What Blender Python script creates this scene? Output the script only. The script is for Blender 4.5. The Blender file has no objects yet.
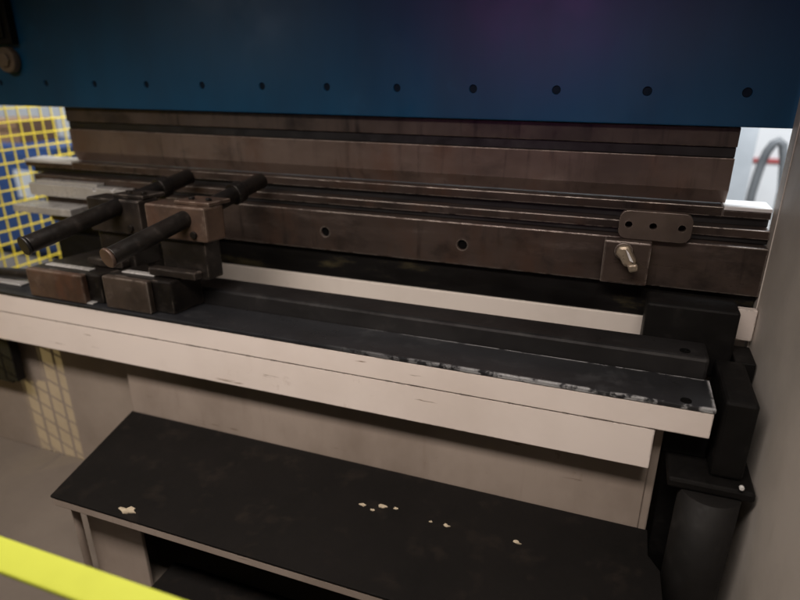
import bpy, bmesh, math, random
from mathutils import Vector, Matrix
random.seed(7)
R = math.radians
sc = bpy.context.scene
COL = sc.collection
H = 1.65

# ---------------------------------------------------------------- camera
YAW, PIT, F = R(20.1), R(21.4), 600.0
cam_d = bpy.data.cameras.new('camera'); cam = bpy.data.objects.new('camera', cam_d); COL.objects.link(cam)
cam.location = (0, 0, H); cam.rotation_euler = (R(90) - PIT, 0, YAW)
cam_d.sensor_width = 36; cam_d.lens = F / 800 * 36; cam_d.clip_start = 0.05; cam_d.clip_end = 100
cam_d.dof.use_dof = True; cam_d.dof.focus_distance = 1.70; cam_d.dof.aperture_fstop = 1.15
sc.camera = cam
sc.view_settings.view_transform = 'Standard'; sc.view_settings.look = 'None'; sc.view_settings.exposure = 0
RV = Vector((math.cos(YAW), math.sin(YAW), 0))
HF = Vector((-math.sin(YAW), math.cos(YAW), 0))
FV = HF * math.cos(PIT) + Vector((0, 0, -math.sin(PIT)))
UV = HF * math.sin(PIT) + Vector((0, 0, math.cos(PIT)))
def ray(px, py): return RV * ((px - 400) / F) + UV * ((300 - py) / F) + FV
def P(px, py, Y):
    d = ray(px, py); t = Y / d.y; return Vector((d.x * t, Y, H + d.z * t))
def PZ(px, py, z):
    d = ray(px, py); t = (z - H) / d.z; return Vector((d.x * t, d.y * t, z))

# ---------------------------------------------------------------- materials
def worn(name, base, dark, light=None, rough=0.5, metal=0.0, scale=6.0, stretch=(1, 1, 1), bump=0.15,
         dlo=0.42, dhi=0.68, fine=60.0, edge=None, edge_w=0.006, llo=0.62, lhi=0.75, rvar=0.15, spec=.5, edge_x=None, nlo=.5,
         streak=None, slo=.54, shi=.68, rust=None, lstretch=None, scratch=None, stain=None, stlo=.52, sthi=.70):
    m = bpy.data.materials.new(name); m.use_nodes = True
    nt = m.node_tree; N = nt.nodes; L = nt.links
    b = N['Principled BSDF']
    tc = N.new('ShaderNodeTexCoord')
    def mapped(s):
        mp = N.new('ShaderNodeMapping'); mp.inputs['Scale'].default_value = s
        L.new(tc.outputs['Object'], mp.inputs['Vector']); return mp.outputs['Vector']
    mv = mapped(stretch)
    def noise(s, d, vec, r=0.6):
        n = N.new('ShaderNodeTexNoise'); n.inputs['Scale'].default_value = s; n.inputs['Detail'].default_value = d
        n.inputs['Roughness'].default_value = r; L.new(vec, n.inputs['Vector']); return n.outputs['Fac']
    def ramp(v, lo, hi):
        r = N.new('ShaderNodeMapRange'); r.inputs['From Min'].default_value = lo; r.inputs['From Max'].default_value = hi
        L.new(v, r.inputs['Value']); return r.outputs['Result']
    def mul(a, c):
        mu = N.new('ShaderNodeMath'); mu.operation = 'MULTIPLY'; L.new(a, mu.inputs[0]); L.new(c, mu.inputs[1]); return mu.outputs[0]
    def mix(f, a, c):
        x = N.new('ShaderNodeMix'); x.data_type = 'RGBA'; L.new(f, x.inputs['Factor'])
        if isinstance(a, tuple): x.inputs['A'].default_value = (*a, 1)
        else: L.new(a, x.inputs['A'])
        x.inputs['B'].default_value = (*c, 1); return x.outputs['Result']
    n1 = noise(scale, 9, mv, 0.6)
    n2 = noise(fine, 6, mv, 0.7)
    n3 = noise(scale * 3.1, 8, mapped(lstretch) if lstretch else tc.outputs['Object'], 0.7)
    col = mix(ramp(n1, dlo, dhi), base, dark)
    if light: col = mix(ramp(n3, llo, lhi), col, light)
    if rust: col = mix(ramp(noise(7, 6, mapped((1.1, 1, .5)), .6), .50, .72), col, rust)
    if stain: col = mix(ramp(noise(5.5, 7, mapped((1.0, 1, 1.5)), .62), stlo, sthi), col, stain)
    if streak: col = mix(mul(ramp(noise(26, 5, mapped((1, 1, .10)), .55), slo, shi), ramp(noise(3.2, 4, tc.outputs['Object'], .6), .40, .58)), col, streak)
    if scratch: col = mix(mul(ramp(noise(34, 4, mapped((.12, 1, 1.6)), .6), .66, .70), ramp(noise(4.5, 4, tc.outputs['Object'], .6), .52, .60)), col, scratch)
    if edge:
        bv = N.new('ShaderNodeBevel'); bv.samples = 4; bv.inputs['Radius'].default_value = edge_w
        g = N.new('ShaderNodeNewGeometry'); dt = N.new('ShaderNodeVectorMath'); dt.operation = 'DOT_PRODUCT'
        L.new(bv.outputs['Normal'], dt.inputs[0]); L.new(g.outputs['Normal'], dt.inputs[1])
        em = mul(ramp(dt.outputs['Value'], 0.985, 0.9), ramp(noise(16, 7, tc.outputs['Object'], 0.7), nlo, nlo + .08))
        if edge_x:
            sp = N.new('ShaderNodeSeparateXYZ'); L.new(tc.outputs['Object'], sp.inputs[0])
            em = mul(em, ramp(sp.outputs['X'], *edge_x))
        col = mix(em, col, edge)
    L.new(col, b.inputs['Base Color'])
    rr = N.new('ShaderNodeMapRange'); rr.inputs['From Min'].default_value = 0.3; rr.inputs['From Max'].default_value = 0.7
    rr.inputs['To Min'].default_value = max(0.05, rough - rvar); rr.inputs['To Max'].default_value = min(1, rough + rvar)
    L.new(n3, rr.inputs['Value']); L.new(rr.outputs['Result'], b.inputs['Roughness'])
    b.inputs['Metallic'].default_value = metal
    b.inputs['Specular IOR Level'].default_value = spec
    bp = N.new('ShaderNodeBump'); bp.inputs['Strength'].default_value = bump; bp.inputs['Distance'].default_value = 0.003
    L.new(n2, bp.inputs['Height']); L.new(bp.outputs['Normal'], b.inputs['Normal'])
    return m

M = {}
M['cream'] = worn('off_white_paint', (.83, .745, .69), (.67, .585, .525), (.42, .33, .265), rough=.5, scale=1.9, dlo=.45, dhi=.85, llo=.63, lhi=.78, edge=(.10, .075, .06), edge_w=.007, bump=.06, nlo=.50, scratch=(.28, .21, .16))
M['strip'] = worn('inner_pale_paint', (.84, .77, .70), (.68, .61, .54), (.36, .29, .23), rough=.5, scale=2.4, dlo=.5, dhi=.85, bump=.06, llo=.66, lhi=.8)
M['cream_shade_dirt'] = worn('shaded_dirty_off_white_paint', (.37, .307, .262), (.26, .21, .174), (.15, .098, .064), rough=.55, scale=2.6, stretch=(1, 1, .6), llo=.64, lhi=.78, bump=.06, streak=(.24, .186, .15), slo=.62, shi=.86, scratch=(.16, .115, .085))  # cream darkened to paint in shade below the beam, plus stains and scratches
M['cream_frame'] = worn('grey_off_white_paint', (.76, .70, .64), (.58, .53, .48), rough=.6, scale=2.0, bump=.05, streak=(.48, .43, .38), slo=.62, shi=.88)
M['panel'] = worn('beige_panel_paint', (.33, .277, .235), (.25, .207, .172), (.17, .13, .10), rough=.6, scale=2.2, llo=.66, lhi=.8, bump=.06)
M['blue'] = worn('blue_paint', (.0022, .070, .162), (.0020, .048, .113), (.004, .078, .172), rough=.40, scale=1.6, stretch=(1.4, 1, .4), bump=.03, rvar=.06)
M['bolt_blue'] = worn('dark_bolt_steel', (.0015, .010, .024), (.001, .006, .015), rough=.7, scale=20, spec=.2)
M['steel'] = worn('oily_steel', (.094, .069, .058), (.038, .028, .024), (.155, .12, .103), rough=.36, metal=.4, scale=2.8, stretch=(.5, 1, 1.3), llo=.58, lhi=.82, lstretch=(.35, 1, 1.6), bump=.06, edge=(.66, .58, .51), edge_w=.0045, nlo=.42, streak=(.016, .012, .011), slo=.58, shi=.78, rust=(.092, .054, .039), stain=(.030, .0225, .019))  # pale edge colour paints glints along the steps
M['punch'] = worn('punch_steel', (.190, .140, .114), (.100, .074, .061), (.27, .212, .176), rough=.43, metal=.3, scale=2.6, stretch=(.6, 1, .8), llo=.60, lhi=.85, lstretch=(.5, 1, 1.4), bump=.05, streak=(.038, .028, .023), slo=.56, shi=.74, rust=(.150, .092, .067), edge=(.50, .42, .36), edge_w=.004, nlo=.45, stain=(.082, .061, .050), stlo=.55, sthi=.80)
M['punch_top'] = worn('dark_punch_steel', (.095, .071, .058), (.042, .031, .026), (.145, .114, .095), rough=.45, metal=.3, scale=3.2, stretch=(.6, 1, .6), llo=.62, lhi=.85, bump=.05, streak=(.020, .015, .013), edge=(.34, .27, .22), edge_w=.003, nlo=.52, stain=(.036, .027, .023))
M['recess'] = worn('shaded_greasy_recess', (.0055, .0047, .0043), (.0028, .0025, .0024), (.056, .046, .021), rough=.5, scale=3.2, llo=.56, lhi=.71, lstretch=(.35, 1, 1.3), spec=.3)  # near-black base paints the shade under the bed plate; olive patches are grease
M['dark_steel'] = worn('dark_oiled_steel', (.020, .0187, .0190), (.009, .0083, .0083), (.042, .038, .037), rough=.40, metal=.1, scale=4, stretch=(.5, 1, 1), llo=.58, lhi=.85, bump=.05, spec=.55)
M['dark_glint_edge'] = worn('dark_glint_edge_steel', (.021, .017, .0148), (.0085, .0073, .0065), (.055, .044, .037), rough=.40, metal=.25, scale=7, llo=.55, lhi=.8, bump=.08, edge=(.42, .35, .30), edge_w=.004, nlo=.50)  # light edge colour is painted glints on the dark parts
M['clamp_dark'] = worn('dark_brown_steel', (.036, .028, .0235), (.015, .0122, .0105), (.08, .064, .054), rough=.42, metal=.25, scale=7, llo=.56, lhi=.8, bump=.08, edge=(.42, .35, .3), edge_w=.004, nlo=.47)
M['plate_steel'] = worn('blackened_plate', (.029, .0303, .0345), (.0145, .015, .017), (.066, .067, .072), rough=.36, metal=.2, scale=2.2, stretch=(.6, 1.5, 1), llo=.54, lhi=.82, bump=.05, spec=.7, edge=(.86, .87, .89), edge_w=.016, edge_x=(.40, .95), nlo=.43)  # blue-grey base and pale right edge paint in a sheen, with chipped wear
M['rust'] = worn('rusty_brown_steel', (.125, .080, .058), (.048, .032, .025), (.21, .15, .115), rough=.45, metal=.25, scale=6, llo=.58, lhi=.8, bump=.08, edge=(.46, .37, .3), edge_w=.004, nlo=.45, rust=(.13, .062, .040))
M['front_rust'] = worn('grey_brown_end_steel', (.090, .068, .055), (.040, .030, .025), (.17, .13, .107), rough=.42, metal=.25, scale=6, llo=.58, lhi=.8, bump=.08, edge=(.5, .43, .37), edge_w=.004, nlo=.44)
M['black'] = worn('black_grease', (.0055, .0049, .0046), (.0030, .0028, .0027), (.0135, .0115, .0103), rough=.6, scale=6, spec=.22, bump=.1, llo=.57)
M['cyl'] = worn('dark_grey_cylinder', (.0115, .0106, .010), (.0065, .006, .0058), (.020, .0183, .017), rough=.62, scale=5, spec=.25, bump=.08, llo=.56)
M['hole'] = worn('black_hole', (.003, .003, .003), (.002, .002, .002), rough=.9, scale=8, spec=.1)
M['mat'] = worn('black_rubber_mat', (.0058, .0047, .0042), (.0032, .0027, .0024), (.023, .0172, .0133), rough=.8, scale=2.6, llo=.54, lhi=.82, bump=.25, fine=90, rvar=.15, spec=.2)
M['silver'] = worn('grey_steel', (.60, .59, .58), (.36, .35, .34), (.74, .73, .72), rough=.32, metal=.3, scale=4, bump=.03, edge=(.95, .94, .92), edge_w=.004, nlo=.40)
M['bright'] = worn('bright_highlight_steel', (.86, .85, .84), (.70, .69, .68), rough=.5, metal=.1, scale=5, bump=.0)  # near-white colour for painted highlights and glints
M['brass'] = worn('dull_brass', (.42, .35, .26), (.22, .175, .13), (.66, .6, .52), rough=.33, metal=.5, scale=14)
M['clamp'] = worn('brown_clamp_steel', (.120, .092, .075), (.060, .046, .038), (.20, .16, .134), rough=.42, metal=.35, scale=6, bump=.05, edge=(.38, .32, .27), edge_w=.003)
M['yellow'] = worn('lime_yellow_paint', (.70, .775, .085), (.60, .665, .07), rough=.55, scale=4, bump=.04, dlo=.5, dhi=.8)
M['fence'] = worn('yellow_wire', (.80, .62, .04), (.64, .49, .035), rough=.5, scale=8)
M['floor'] = worn('beige_concrete', (.172, .146, .123), (.140, .118, .10), (.10, .083, .07), rough=.8, scale=2.0, llo=.66, lhi=.8, bump=.1)
M['wall'] = worn('white_wall', (.78, .78, .78), (.68, .68, .69), rough=.8, scale=1.5, bump=.05)
M['grey'] = worn('grey_paint', (.42, .44, .46), (.34, .36, .38), rough=.6, scale=3, bump=.05)
M['hose'] = worn('grey_hose_rubber', (.12, .125, .13), (.07, .073, .078), rough=.6, scale=8)
M['red'] = worn('red_paint', (.45, .08, .08), (.33, .06, .06), rough=.6, scale=4)
M['cab'] = worn('blue_cabinet_paint', (.038, .088, .245), (.026, .062, .18), rough=.5, scale=3, bump=.05)
M['tan'] = worn('tan_paint', (.15, .11, .075), (.09, .064, .045), rough=.6, scale=10)
M['orange'] = worn('orange_brown_card', (.34, .19, .095), (.23, .125, .06), rough=.7, scale=8)
M['paper'] = worn('pale_scrap', (.48, .41, .30), (.27, .225, .16), rough=.8, scale=30)

# ---------------------------------------------------------------- builders
def bx(bm, x0, x1, y0, y1, z0, z1):
    vs = [bm.verts.new(p) for p in ((x0, y0, z0), (x1, y0, z0), (x1, y1, z0), (x0, y1, z0), (x0, y0, z1), (x1, y0, z1), (x1, y1, z1), (x0, y1, z1))]
    for f in ((3, 2, 1, 0), (4, 5, 6, 7), (0, 1, 5, 4), (1, 2, 6, 5), (2, 3, 7, 6), (3, 0, 4, 7)): bm.faces.new([vs[i] for i in f])
def cyl(bm, a, b, r, n=24, r2=None):
    a, b = Vector(a), Vector(b); d = (b - a); q = d.to_track_quat('Z', 'Y'); r2 = r if r2 is None else r2
    A = []; B = []
    for i in range(n):
        t = 2 * math.pi * i / n; o = Vector((math.cos(t), math.sin(t), 0))
        A.append(bm.verts.new(a + q @ (o * r))); B.append(bm.verts.new(b + q @ (o * r2)))
    for i in range(n):
        j = (i + 1) % n; bm.faces.new((A[i], A[j], B[j], B[i])).smooth = True
    bm.faces.new(A[::-1]); bm.faces.new(B)
def prism(bm, poly, z0, z1):
    A = [bm.verts.new((x, y, z0)) for x, y in poly]; B = [bm.verts.new((x, y, z1)) for x, y in poly]
    n = len(poly)
    for i in range(n): bm.faces.new((A[i], A[(i + 1) % n], B[(i + 1) % n], B[i]))
    bm.faces.new(A[::-1]); bm.faces.new(B)
def extr_x(bm, prof, x0, x1):
    A = [bm.verts.new((x0, y, z)) for y, z in prof]; B = [bm.verts.new((x1, y, z)) for y, z in prof]
    n = len(prof)
    for i in range(n): bm.faces.new((A[i], A[(i + 1) % n], B[(i + 1) % n], B[i]))
    bm.faces.new(A[::-1]); bm.faces.new(B)
def extr_y(bm, prof, y0, y1):
    A = [bm.verts.new((x, y0, z)) for x, z in prof]; B = [bm.verts.new((x, y1, z)) for x, z in prof]
    n = len(prof)
    for i in range(n): bm.faces.new((A[i], A[(i + 1) % n], B[(i + 1) % n], B[i]))
    bm.faces.new(A[::-1]); bm.faces.new(B)
def tube(bm, pts, r, n=10):
    pts = [Vector(p) for p in pts]; rings = []
    for i, p in enumerate(pts):
        d = (pts[min(i + 1, len(pts) - 1)] - pts[max(i - 1, 0)]).normalized(); q = d.to_track_quat('Z', 'Y')
        rings.append([bm.verts.new(p + q @ Vector((math.cos(2 * math.pi * k / n) * r, math.sin(2 * math.pi * k / n) * r, 0))) for k in range(n)])
    for a, b in zip(rings, rings[1:]):
        for k in range(n): bm.faces.new((a[k], a[(k + 1) % n], b[(k + 1) % n], b[k])).smooth = True
    bm.faces.new(rings[0][::-1]); bm.faces.new(rings[-1])
def wpos(o):
    v = Vector(o.location)
    while o.parent: o = o.parent; v += Vector(o.location)
    return v
def build(name, bm, m, parent=None, bevel=.003, at=None):
    bmesh.ops.recalc_face_normals(bm, faces=bm.faces[:])
    if at is None: off = wpos(parent) if parent else Vector((0, 0, 0))
    else: off = Vector(at)
    bmesh.ops.translate(bm, verts=bm.verts[:], vec=-off)
    me = bpy.data.meshes.new(name); bm.to_mesh(me); bm.free(); me.materials.append(M[m])
    o = bpy.data.objects.new(name, me); COL.objects.link(o)
    if parent: o.parent = parent
    else: o.location = off
    if bevel:
        b = o.modifiers.new('bevel', 'BEVEL'); b.width = bevel; b.segments = 2; b.limit_method = 'ANGLE'; b.angle_limit = R(40)
    return o
def part(name, m, parent, fn, bevel=.003):
    bm = bmesh.new(); fn(bm); return build(name, bm, m, parent, bevel)
def boxp(name, m, parent, *a, bevel=.003): return part(name, m, parent, lambda b: bx(b, *a), bevel)
def cylp(name, m, parent, a, b, r, bevel=.0015, **k): return part(name, m, parent, lambda q: cyl(q, a, b, r, **k), bevel)
def tag(o, label, cat, group=None):
    o['label'] = label; o['category'] = cat
    if group: o['group'] = group
    return o
def thing(name, label, cat, loc=(0, 0, 0), group=None):
    o = bpy.data.objects.new(name, None); o.empty_display_size = .05; COL.objects.link(o); o.location = loc
    return tag(o, label, cat, group)
def struct(o): o['kind'] = 'structure'; return o
def cut(o, holes):
    bm = bmesh.new(); off = wpos(o)
    for a, b, r in holes: cyl(bm, Vector(a) - off, Vector(b) - off, r, 20)
    bmesh.ops.recalc_face_normals(bm, faces=bm.faces[:])
    me = bpy.data.meshes.new('cutter'); bm.to_mesh(me); bm.free()
    c = bpy.data.objects.new('cutter', me); COL.objects.link(c); c.location = off
    md = o.modifiers.new('cut', 'BOOLEAN'); md.object = c; md.operation = 'DIFFERENCE'; md.solver = 'EXACT'
    bpy.context.view_layer.update()
    dg = bpy.context.evaluated_depsgraph_get()
    new = bpy.data.meshes.new_from_object(o.evaluated_get(dg)); o.modifiers.clear(); o.data = new
    bpy.data.objects.remove(c)

def z(r): return H + r

# ---------------------------------------------------------------- setting
struct(boxp('floor', 'floor', None, -14, 8, -4, 9, -.1, 0, bevel=0))
struct(boxp('back_wall', 'wall', None, -14, 8, 6.5, 6.6, 0, 4.2, bevel=0))
struct(boxp('left_wall', 'wall', None, -9.1, -9, -4, 6.5, 0, 4.2, bevel=0))

# ---------------------------------------------------------------- blue ram
XR = .433
t = thing('press_ram', 'wide blue painted press ram with a row of bolt holes along its lower edge', 'press ram', (-1.2, 2.05, z(-.166)))
ram = boxp('ram_plate', 'blue', t, -3.6, XR + .004, 2.0, 2.10, z(-.166), z(.75), bevel=.004)
xs = [P(748, 90, 2.0).x - .2616 * k for k in range(13)]
zh = z(-.072)
cut(ram, [((x, 1.98, zh), (x, 2.04, zh), .0135) for x in xs])
for x in xs:
    cylp('bolt', 'bolt_blue', t, (x, 2.005, zh), (x, 2.045, zh), .0125, bevel=.001)

# ---------------------------------------------------------------- punch
px0, px1 = -2.27, .31
t = thing('punch_tool', 'long brown steel punch clamped under the blue ram', 'press tool', (-1, 2.06, z(-.394)))
boxp('clamp_strip', 'punch_top', t, px0, px1, 2.028, 2.10, z(-.226), z(-.168))
boxp('tang', 'dark_steel', t, px0 + .001, px1 - .001, 2.036, 2.09, z(-.2575), z(-.2265))
part('blade', 'punch', t, lambda b: extr_x(b, [(2.031, z(-.258)), (2.031, z(-.352)), (2.050, z(-.3945)), (2.062, z(-.3945)), (2.09, z(-.352)), (2.09, z(-.258))], px0, px1), .002)

# ---------------------------------------------------------------- die and bed
t = thing('die_rail', 'long stepped steel die rail with bright ends lying below the punch', 'press die', (-1, 2.05, z(-.485)))
boxp('die', 'steel', t, px0 + .02, px1 - .01, 1.995, 2.10, z(-.425), z(-.396), bevel=.002)
boxp('highlight_end', 'bright', t, px1 - .009, XR - .004, 1.992, 2.10, z(-.404), z(-.392), bevel=.002)  # both pale ends paint in the back-lit highlight on the die
boxp('highlight_end', 'bright', t, -2.53, px0 + .019, 1.992, 2.10, z(-.404), z(-.392), bevel=.002)
boxp('end_step', 'steel', t, px1 - .009, XR - .004, 1.997, 2.10, z(-.425), z(-.405), bevel=.002)
boxp('end_step', 'steel', t, -2.53, px0 + .019, 1.997, 2.10, z(-.425), z(-.405), bevel=.002)
boxp('neck', 'dark_steel', t, -2.50, XR - .004, 2.012, 2.09, z(-.452), z(-.4255))
boxp('holder', 'steel', t, -2.45, XR - .004, 1.962, 2.12, z(-.478), z(-.451), bevel=.003)
boxp('base_strip', 'dark_steel', t, -2.45, XR - .004, 1.972, 2.12, z(-.495), z(-.4785))
XB = -2.36
t = thing('press_bed', 'heavy brown steel press bed with a pale painted lower face', 'press bed', (-1, 2.0, 0))
face = boxp('top_plate', 'steel', t, XB, XR - .004, 1.93, 2.16, z(-.645), z(-.496), bevel=.004)
bh = [P(325, 232, 1.93), P(462, 245, 1.93)]
cut(face, [((p.x, 1.9, p.z), (p.x, 1.97, p.z), .019) for p in bh])
for p in bh: cylp('bolt', 'hole', t, (p.x, 1.94, p.z), (p.x, 1.975, p.z), .0175, bevel=.001)
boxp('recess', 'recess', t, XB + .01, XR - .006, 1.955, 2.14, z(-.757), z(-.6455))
boxp('lower_face', 'strip', t, XB, XR - .006, 1.95, 2.13, .0, z(-.758))
xl = P(205, 278, 1.94).x
boxp('dark_cover', 'black', t, XB + .005, xl, 1.935, 1.949, z(-1.05), z(-.700))
boxp('end_panel', 'panel', t, -2.92, -1.68, 1.62, 1.64, .0, z(-.98))

# ---------------------------------------------------------------- right side frame
t = thing('side_frame', 'tall cream painted side frame of the machine at the right', 'machine frame', (.47, 1.0, 0))
part('frame_plate', 'cream_frame', t, lambda b: bx(b, XR, .50, -.5, 1.994, 0, 2.5), .006)
boxp('edge_band', 'cream_frame', t, XR - .003, XR - .0005, 1.93, 1.99, z(-1.2), z(.6), bevel=0)
boxp('gap_plate', 'cream', t, XR - .055, XR - .0035, 1.895, 1.92, z(-.775), z(-.675), bevel=.003)  # pale plate added so the gap beside the frame shows bright

# ---------------------------------------------------------------- gauge beam
bx0 = -2.7
t = thing('gauge_beam', 'long cream fronted beam with black steel bars on top, paint chipped at its edges', 'beam', (-1.2, 1.6, z(-1.02)))
boxp('front_plate', 'cream', t, bx0, .298, 1.5, 1.53, z(-.897), z(-.822), bevel=.003)
boxp('lower_plate', 'cream', t, bx0, .17, 1.504, 1.58, z(-1.025), z(-.899), bevel=.003)
boxp('top_plate', 'plate_steel', t, bx0, .300, 1.497, 1.66, z(-.8215), z(-.808), bevel=.003)
boxp('web', 'black', t, bx0, .296, 1.531, 1.74, z(-.897), z(-.822))
boxp('rear_bar', 'dark_steel', t, -1.43, .292, 1.662, 1.780, z(-.820), z(-.747), bevel=.010)
for px, py, zz in ((685, 351, z(-.747)), (686, 401, z(-.808))):
    p = PZ(px, py, zz)
    part('bolt', 'hole', t, lambda b: (cyl(b, (p.x, p.y, zz - .004), (p.x, p.y, zz + .003), .014), cyl(b, (p.x, p.y, zz), (p.x, p.y, zz + .006), .008, 6)), .001)

# ---------------------------------------------------------------- gauge fingers
def finger(label, near, far, rr, clamp, base, bw, yend, ub, mats, cap):
    n = P(*near, 1.3); f = P(*far, 1.93)
    x0, x1, y0, y1, Yb = base
    a2 = P(x0, y1, Yb); c2 = P(x1, y1, Yb); hi2 = P((x0 + x1) / 2, y0, Yb).z
    t = thing('gauge_finger', label, 'gauge finger', ((a2.x + c2.x) / 2, 1.6, z(-.807)), 'gauge fingers on the cream beam')
    d = (f - n).normalized(); sl = .24
    rod = part('rod', 'dark_glint_edge', t, lambda b: cyl(b, n, f, rr), .003)
    part('rod_cap', cap, rod, lambda b: cyl(b, n - d * .012, n - d * .0005, rr + .003), .004)
    cm = n + (f - n) * .80
    part('collar', 'dark_glint_edge', rod, lambda b: cyl(b, cm - d * .02, cm + d * .02, rr + .010), .003)
    x0, x1, y0, y1, Y0, Y1 = clamp
    a = P(x0, y1, Y0); c = P(x1, y0, Y0); lo = P((x0 + x1) / 2, y1, Y0).z; hi = P((x0 + x1) / 2, y0, Y0).z
    w = c.x - a.x
    def sheared(xa, xb, ya, yb, za, zb_):
        s = sl * (yb - ya)
        return lambda b: prism(b, [(xa, ya), (xb, ya), (xb + s, yb), (xa + s, yb)], za, zb_)
    bl = part('clamp_block', mats[0], t, sheared(a.x, c.x, Y0, Y1, lo, hi), .007)
    part('clamp_lid', mats[0], t, sheared(a.x + w * .45, c.x + .006, Y0 + .02, Y1 + .03, hi + .0005, hi + .014), .004)
    for k in (.62, .9):
        cylp('screw', 'dark_glint_edge', bl, (a.x + w * k + .01, Y0 + .05, hi + .0145), (a.x + w * k + .01, Y0 + .05, hi + .023), .011, n=6)
    cylp('side_screw', 'dark_glint_edge', bl, (a.x + w * .8, Y0 - .010, lo + .025), (a.x + w * .8, Y0 - .0005, lo + .025), .012, n=18)
    # broad bar lying on the beam and running back under the clamp
    b2 = part('base_bar', 'dark_glint_edge', t, sheared(a2.x, c2.x + bw, Yb + .0265, yend, z(-.8065), hi2), .007)
    boxp('bar_end', mats[1], b2, a2.x, c2.x, Yb, Yb + .026, z(-.8065), hi2, bevel=.006)
    part('glint_plate', 'silver', b2, sheared(a2.x + .045, c2.x - .012, Yb + .05, Yb + .075, hi2 + .0005, hi2 + .006), .002)  # small pale plate added as a painted metal glint
    part('upper_bar', 'dark_glint_edge', t, sheared(ub[0], ub[1], ub[2], ub[3], hi2 + .0005, lo - .0005), .007)
    part('spacer', 'clamp_dark', t, sheared(ub[0] - .04, ub[1] - .03, ub[2] - .035, ub[2] - .0005, hi2 + .0065, hi2 + .035), .006)
    return t
A = P(98, 232, 1.63); B = P(130, 232, 1.63)
finger('black gauge finger at the far left with a dark round rod end', (27, 245), (190, 176), .029, (92, 137, 199, 233, 1.61, 1.69),
       (33, 86, 273, 303, 1.5), .055, 1.88, (A.x, B.x, 1.63, 1.74), ('clamp_dark', 'rust'), 'dark_steel')
A = P(160, 240, 1.59); B = P(204, 240, 1.59)
finger('gauge finger with a square rusty brown clamp block and tan rod end', (110, 257), (262, 180), .029, (149, 203, 206, 240, 1.57, 1.65),
       (109, 152, 280, 318, 1.505), .075, 1.66, (A.x, B.x, 1.59, 1.655), ('rust', 'front_rust'), 'rust')

# steel blocks at the far left of the bed
a = P(32, 200, 1.90); c = P(126, 200, 1.90)
t = thing('stop_bracket', 'light grey steel bracket with two small holes at the left of the die rail', 'bracket', ((a.x + c.x) / 2, 1.92, P(80, 203, 1.9).z))
zb, zt = P(80, 199, 1.90).z, P(80, 187, 1.90).z
br = boxp('bracket_face', 'silver', t, a.x, c.x, 1.90, 1.955, zb, zt)
hs = [P(94, 190, 1.9), P(112, 190, 1.9)]
cut(br, [((p.x, 1.88, p.z), (p.x, 1.93, p.z), .009) for p in hs])
boxp('bracket_top', 'silver', t, a.x + .03, c.x - .16, 1.915, 1.958, zt + .0005, zt + .012, bevel=.002)
a = P(14, 212, 1.82); c = P(70, 212, 1.82)
bm = bmesh.new(); bx(bm, a.x, c.x, 1.82, 1.925, P(40, 214, 1.82).z, P(40, 207, 1.82).z)
tag(build('steel_plate', bm, 'silver', None, .003, at=((a.x + c.x) / 2, 1.84, P(40, 214, 1.82).z)), 'pale worn steel plate in front of the grey bracket at far left', 'plate')
zp = z(-.8075) + .001
a = PZ(-20, 285, zp); c = PZ(30, 285, zp)
bm = bmesh.new(); bx(bm, a.x - .1, c.x - .02, 1.56, 1.655, zp, zp + .006)
tag(build('steel_sheet', bm, 'silver', None, .002, at=(a.x, 1.6, zp)), 'thin whitish sheet lying on the beam at the left picture edge', 'sheet')
a = P(-70, 268, 1.62); c = P(40, 275, 1.60)
bm = bmesh.new(); cyl(bm, a, c, .022); cyl(bm, c + (c - a).normalized() * .0005, c + (c - a).normalized() * .02, .028)
tag(build('cross_rod', bm, 'dark_glint_edge', None, .003, at=(a.x, a.y, z(-.8))), 'dark cross rod entering at the left picture edge above the whitish sheet', 'rod')
a = PZ(104, 300, zp)
bm = bmesh.new(); bx(bm, a.x - .035, a.x + .0, 1.505, 1.53, zp, zp + .006)
tag(build('glint', bm, 'silver', None, .002, at=(a.x, 1.65, zp)), 'small added shim lying on the beam between the two gauge fingers', 'glint')  # pale sliver added to stand for a glint between the fingers

# ---------------------------------------------------------------- clamp on right of the bed
Yc = 1.905
a = P(617, 238, Yc); c = P(691, 238, Yc); zc0, zc1 = P(653, 241, Yc).z, P(653, 212, Yc).z
t = thing('bed_clamp', 'steel clamp with a three hole plate and stubby pale metal knob on the bed', 'clamp', ((a.x + c.x) / 2, 1.915, P(620, 290, Yc).z))
def rplate(b):
    r = .026; pts = []
    for cx, cz, s in ((c.x - r, zc1 - r, 0), (a.x + r, zc1 - r, 90), (a.x + r, zc0 + r, 180), (c.x - r, zc0 + r, 270)):
        for i in range(6): an = R(s + i * 18); pts.append((cx + math.cos(an) * r, cz + math.sin(an) * r))
    extr_y(b, pts, Yc, 1.9285)
pl = part('clamp_plate', 'clamp', t, rplate, .002)
zm = (zc0 + zc1) / 2
cut(pl, [((x, 1.89, zm), (x, 1.95, zm), .011) for x in (a.x + .028, (a.x + c.x) / 2 - .005, c.x - .028)])
a2 = P(602, 260, 1.88); c2 = P(650, 260, 1.88)
body = boxp('clamp_body', 'steel', t, a2.x, c2.x, 1.875, 1.923, P(625, 284, 1.88).z, zc0 - .001, bevel=.006)
q0 = P(624, 249, 1.855); q1 = P(628, 264, 1.84)
lv = part('knob', 'brass', t, lambda b: extr_y(b, [(q0.x - .017, q0.z + .012), (q0.x + .012, q0.z + .016), (q0.x + .024, q0.z - .004), (q1.x + .024, q1.z + .010), (q1.x + .015, q1.z - .012), (q1.x - .012, q1.z - .010), (q1.x - .025, q1.z + .012), (q0.x - .024, q0.z - .014)], 1.834, 1.862), .010)
part('boss', 'steel', lv, lambda b: cyl(b, (q0.x, 1.8625, q0.z - .01), (q0.x, 1.874, q0.z - .01), .027, 20), .003)
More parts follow.
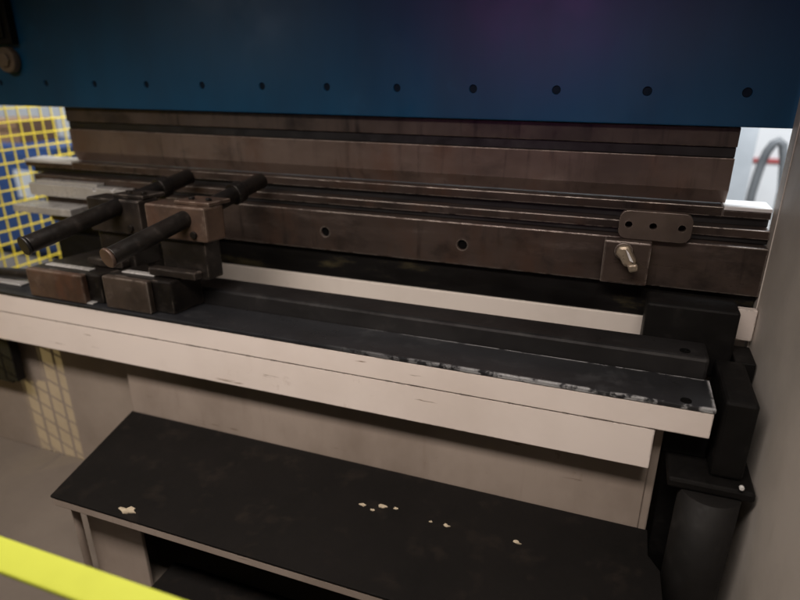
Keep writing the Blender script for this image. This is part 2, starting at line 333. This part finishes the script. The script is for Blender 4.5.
part('tip', 'bright', lv, lambda b: extr_y(b, [(q0.x + .004, q0.z + .006), (q0.x + .014, q0.z - .003), (q1.x + .015, q1.z + .008), (q1.x + .003, q1.z + .012)], 1.828, 1.8335), .002)
part('wing', 'brass', lv, lambda b: extr_y(b, [(q1.x - .004, q1.z + .002), (q1.x + .026, q1.z + .008), (q1.x + .030, q1.z - .014), (q1.x + .006, q1.z - .022)], 1.818, 1.8335), .006)

# ---------------------------------------------------------------- black carriage parts on the right
t = thing('support_carriage', 'black greasy support carriage between the beam end and the side frame', 'carriage', (.35, 1.75, .5))
l = P(645, 315, 1.80)
boxp('upper_block', 'black', t, l.x, .366, 1.785, 1.894, z(-.86), z(-.648), bevel=.008)
boxp('slide_plate', 'black', t, .318, XR - .036, 1.51, 1.765, z(-1.014), z(-.785), bevel=.010)
boxp('foot_block', 'black', t, .218, XR - .008, 1.47, 1.70, z(-1.045), z(-1.015), bevel=.008)
cp = P(748, 488, 1.47)
boxp('inner_post', 'black', t, .222, .30, 1.62, 1.9, .0, z(-1.046), bevel=.004)
boxp('rear_cover', 'black', t, .302, XR - .004, 1.60, 1.9, .0, z(-1.046), bevel=.004)
boxp('column', 'black', t, .372, XR - .005, 1.768, 1.89, z(-1.014), z(-.79), bevel=.004)
boxp('inner_plate', 'black', t, .205, .316, 1.59, 1.70, z(-1.014), z(-.90), bevel=.004)
cylp('glint_stud', 'bright', t, (cp.x - .015, 1.46, cp.z), (cp.x - .015, 1.4695, cp.z), .006)  # bright stud added as the highlight on the black block
bm = bmesh.new(); cyl(bm, (.326, 1.500, 0), (.326, 1.500, z(-1.046)), .075, 48)
tag(build('lift_cylinder', bm, 'cyl', None, 0, at=(.326, 1.500, 0)), 'upright dark grey cylinder under the right end of the beam', 'cylinder')

# ---------------------------------------------------------------- shelf
ZS = z(-.813 * 1.58)
rl = PZ(133, 410, ZS); fl = PZ(48, 497, ZS); fr = PZ(400, 600, ZS)
yf = (fl.y + fr.y) / 2; yr = 1.575
t = thing('work_shelf', 'black topped shelf with a pale edge strip and a stained cream back panel', 'shelf', (-.7, 1.3, 0))
mt = part('rubber_mat', 'mat', t, lambda b: prism(b, [(fl.x, yf), (.245, yf), (.235, 1.42), (.205, 1.47), (.205, yr), (rl.x, yr)], ZS - .008, ZS), .002)
boxp('edge_strip', 'cream_shade_dirt', t, fl.x + .004, .243, yf + .002, yf + .03, ZS - .038, ZS - .009)
part('side_strip', 'cream_shade_dirt', t, lambda b: prism(b, [(fl.x + .003, yf + .031), (fl.x + .03, yf + .031), (rl.x + .03, yr), (rl.x + .003, yr)], ZS - .038, ZS - .009), .002)
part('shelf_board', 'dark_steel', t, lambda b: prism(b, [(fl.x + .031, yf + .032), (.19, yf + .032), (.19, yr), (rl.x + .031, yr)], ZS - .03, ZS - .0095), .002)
boxp('back_panel', 'cream_shade_dirt', t, rl.x, .178, 1.582, 1.60, ZS - .05, z(-1.026))
boxp('return_face', 'cream_shade_dirt', t, .1785, .202, 1.588, 1.605, ZS - .05, z(-.90), bevel=.004)
part('side_panel', 'cream_shade_dirt', t, lambda b: prism(b, [(fl.x + .022, yf + .09), (fl.x + .04, yf + .09), (rl.x + .04, yr - .01), (rl.x + .022, yr - .01)], 0.0, ZS - .039), .002)
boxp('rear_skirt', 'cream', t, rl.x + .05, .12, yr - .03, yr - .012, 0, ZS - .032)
boxp('front_skirt', 'cream_shade_dirt', t, fl.x + .041, fl.x + .27, yf + .075, yf + .088, 0, ZS - .032)
for x in (fl.x + .018, .13): cylp('leg', 'cream_shade_dirt', t, (x + .012, yf + .05, 0), (x + .012, yf + .05, ZS - .039), .012)
bm = bmesh.new(); bx(bm, -1.27, .10, .72, 1.226, 0.0, .07)
tag(build('floor_tray', bm, 'mat', None, .006, at=(-.6, 1.0, 0)), 'low black tray on the floor under the shelf', 'tray')

# scraps on the mat
SC = [((362, 505), .008, 'small pale scrap at the left of the four lying together on the black shelf'),
      ((372, 510), .005, 'tiny pale scrap second from left in the four lying together on black shelf'),
      ((383, 507), .009, 'larger pale scrap third from left in the four lying together on black shelf'),
      ((396, 509), .005, 'tiny pale scrap at the right of the four lying together on black shelf'),
      ((431, 522), .004, 'left speck of the pale pair right of the four scraps on black shelf'),
      ((446, 526), .0065, 'right scrap of the pale pair right of the four scraps on black shelf'),
      ((517, 543), .0065, 'lone yellowish scrap nearest the right end of the black shelf')]
def scrap(p, r, label, n=9, sx=1.7):
    bm = bmesh.new(); ang = random.random() * 6
    ring = [Vector((p.x + math.cos(ang + 2 * math.pi * i / n) * r * sx * random.uniform(.45, 1.25), p.y + math.sin(ang + 2 * math.pi * i / n) * r * random.uniform(.45, 1.25), ZS + .0008 + random.uniform(0, .004))) for i in range(n)]
    c = bm.verts.new((p.x, p.y, ZS + .004)); vs = [bm.verts.new(v) for v in ring]
    b0 = [bm.verts.new((v.x, v.y, ZS + .0003)) for v in ring]
    for i in range(n):
        j = (i + 1) % n; bm.faces.new((c, vs[i], vs[j])); bm.faces.new((vs[i], b0[i], b0[j], vs[j]))
    bm.faces.new(b0[::-1])
    o = build('scrap', bm, 'paper', None, 0, at=(p.x, p.y, ZS)); tag(o, label, 'scrap', 'scraps on the black shelf')
for (pp, r, lb) in SC: scrap(PZ(*pp, ZS), r, lb)
q = PZ(124, 514, ZS); scrap(Vector((q.x, max(q.y, yf + .03), ZS)), .014, 'wide torn pale scrap at the front left edge of the black shelf', 11, 2.2)

# black block under the beam at far left
a = P(-40, 360, 1.56); c = P(15, 360, 1.56); zb = P(0, 378, 1.55).z
bm = bmesh.new(); bx(bm, a.x, c.x, 1.55, 1.59, zb, z(-1.026)); bx(bm, a.x + .02, c.x - .04, 1.555, 1.585, zb - .015, zb + .002)
tag(build('rubber_bumper', bm, 'black', None, .004, at=((a.x + c.x) / 2, 1.57, zb - .015)), 'small black block under the cream beam at the left picture edge', 'block')
# tan fitting at top left
p = P(4, 60, 1.96)
bm = bmesh.new(); cyl(bm, (p.x, 1.965, p.z), (p.x, 1.999, p.z), .05, 28); cyl(bm, (p.x, 1.955, p.z), (p.x, 1.9655, p.z), .03, 6)
tag(build('ram_fitting', bm, 'tan', None, .004, at=(p.x, 1.97, p.z - .05)), 'round tan fitting on the blue ram at the left picture edge', 'fitting')
# dark cover strip above the fitting
a = P(-30, 20, 1.97); c = P(8, 20, 1.97)
bm = bmesh.new(); bx(bm, a.x, c.x, 1.965, 1.9985, P(8, 44, 1.97).z, z(.7)); bx(bm, a.x, c.x - .03, 1.955, 1.9645, P(8, 38, 1.97).z, z(.68))
tag(build('cover_strip', bm, 'black', None, .004, at=((a.x + c.x) / 2, 1.97, P(8, 44, 1.97).z)), 'upright black cover strip on the blue ram in the top left corner', 'cover')

# ---------------------------------------------------------------- yellow rail
yt = P(180, 600, .6).z + .003
t = thing('guard_rail', 'bright yellow guard rail in the near left foreground', 'guard rail', (-.9, .6, 0))
part('rail', 'yellow', t, lambda b: extr_x(b, [(.6, yt), (.556, yt - .030), (.556, yt - .040), (.566, yt - .048), (.606, yt - .048), (.606, yt - .006)], -2.4, .30), .003)
for x in (-2.3, .18): boxp('post', 'yellow', t, x, x + .06, .607, .66, 0, yt - .01, bevel=.004)

# ---------------------------------------------------------------- left mesh fence, background
XF = -2.95
t = thing('mesh_fence', 'yellow wire mesh guard fence at the left end of the machine', 'fence', (XF, 2.6, 0))
def mesh(b):
    y = .5
    while y < 3.9: bx(b, XF - .003, XF + .003, y - .0030, y + .0030, .06, 2.1); y += .066
    q = .06
    while q < 2.1: bx(b, XF + .0031, XF + .0085, .5, 3.9, q - .0032, q + .0032); q += .066
part('wire_mesh', 'fence', t, mesh, 0)
for y in (.45, 3.9): boxp('post', 'fence', t, XF - .02, XF + .02, y, y + .04, 0, 2.15)
boxp('gobo_panel', 'fence', t, XF - .010, XF - .006, .5, .715, .05, 2.1, bevel=0)  # out-of-view sheets, added to narrow the spot to a slot of light
boxp('gobo_panel', 'fence', t, XF - .010, XF - .006, .965, 1.75, .05, 2.1, bevel=0)
zc = P(12, 144, 3.9).z; xr = P(54, 146, 3.8).x
t = thing('cabinet', 'blue cabinet seen through the yellow mesh at the left', 'cabinet', (xr - .7, 4.0, 0))
boxp('body', 'cab', t, xr - 1.5, xr, 3.8, 4.5, .05, zc)
dr = boxp('door', 'cab', t, xr - 1.46, xr - .04, 3.78, 3.798, .1, zc - .05)
boxp('door_panel', 'wall', dr, xr - .50, xr - .28, 3.77, 3.7795, zc - .44, zc - .20)
cylp('handle', 'silver', dr, (xr - .2, 3.76, .5), (xr - .2, 3.76, .7), .012)
x0 = P(-20, 130, 3.95).x; x1 = P(18, 130, 3.95).x
t = thing('carton', 'orange brown carton on the blue cabinet behind the yellow mesh', 'carton', ((x0 + x1) / 2, 4.1, zc))
boxp('box', 'orange', t, x0, x1, 3.95, 4.35, zc + .001, zc + .19); boxp('flap', 'orange', t, x0, x1, 3.94, 3.949, zc + .12, zc + .19)
t = thing('pillar', 'grey steel pillar in the room behind the right end of the punch', 'pillar', (.66, 4.0, 0))
l, r_ = P(726, 160, 4.0).x, P(753, 160, 4.0).x
boxp('column', 'grey', t, l, r_, 4.0, 4.15, 0, 3.6); boxp('foot', 'grey', t, l - .04, r_ + .04, 3.96, 4.19, 0, .02)
bm = bmesh.new(); bx(bm, .5, 3, 6.47, 6.497, P(775, 163, 6.47).z, P(775, 159, 6.47).z)
tag(build('wall_stripe', bm, 'red', None, .002, at=(1.7, 6.48, P(775, 163, 6.47).z)), 'thin red trim strip along the white wall behind the machine', 'trim')
pts = [P(752, 192, 4.6), P(757, 176, 4.6), P(762, 162, 4.6), P(767, 152, 4.6), P(773, 144, 4.6), P(779, 141, 4.6), P(783, 145, 4.6), P(784, 160, 4.6), P(782, 190, 4.6)]
pts = [Vector((pts[0].x - .02, 4.6, 0))] + pts + [Vector((pts[-1].x, 4.6, 0))]
bm = bmesh.new(); tube(bm, pts, .028)
tag(build('hose', bm, 'hose', None, 0, at=(pts[0].x, 4.6, 0)), 'grey looped hose in front of the white wall at the right', 'hose')

# ---------------------------------------------------------------- light
w = bpy.data.worlds.new('World'); sc.world = w; w.use_nodes = True
w.node_tree.nodes['Background'].inputs['Color'].default_value = (.78, .75, .76, 1)
w.node_tree.nodes['Background'].inputs['Strength'].default_value = .014
def lamp(name, kind, loc, tgt, energy, color, **k):
    d = bpy.data.lights.new(name, kind); d.energy = energy; d.color = color
    for a_, v in k.items(): setattr(d, a_, v)
    o = bpy.data.objects.new(name, d); COL.objects.link(o); o.location = loc
    o.rotation_euler = (Vector(tgt) - Vector(loc)).to_track_quat('-Z', 'Y').to_euler(); return o
o = lamp('workshop_lamp', 'AREA', (-1.0, .15, 2.6), (-.9, 1.25, .6), 26, (1, .885, .80), shape='RECTANGLE', size=3.6, size_y=.35, spread=R(84))
o.rotation_euler = (R(28), 0, 0)
lamp('room_lamp_back', 'AREA', (1.0, 2.9, 3.6), (1.2, 6.5, .7), 260, (.90, .95, 1), size=1.2)
lamp('room_lamp_left', 'AREA', (-5.5, 2.6, 3.6), (-6, 5.5, .9), 140, (.88, .94, 1), size=1.5)
lamp('fence_fill', 'AREA', (-1.7, 3.3, 2.4), (-2.95, 2.6, 1.15), 7, (1, .97, .92), size=.4, spread=R(60))  # added fill that brightens the fence wires, no visible source
lamp('purple_sheen_fill', 'AREA', (-.72, -1.0, 2.2), (-.29, 2, 1.95), .36, (.8, .2, .75), size=.6, spread=R(40))  # added fill, gives the purple reflection on the ram
lamp('pale_sheen_fill', 'AREA', (-3.2, -1.0, 2.2), (-1.3, 2, 1.95), .20, (.8, .8, .9), shape='RECTANGLE', size=.3, size_y=.8, spread=R(40))  # added fill for the greyish reflection at the ram's left
pt = P(54, 402, 1.62)
lamp('window_spot', 'SPOT', (-6.4, -2.9, 1.9), pt, 720, (1, .82, .38), spot_size=R(6.6), spot_blend=.6, shadow_soft_size=.004)
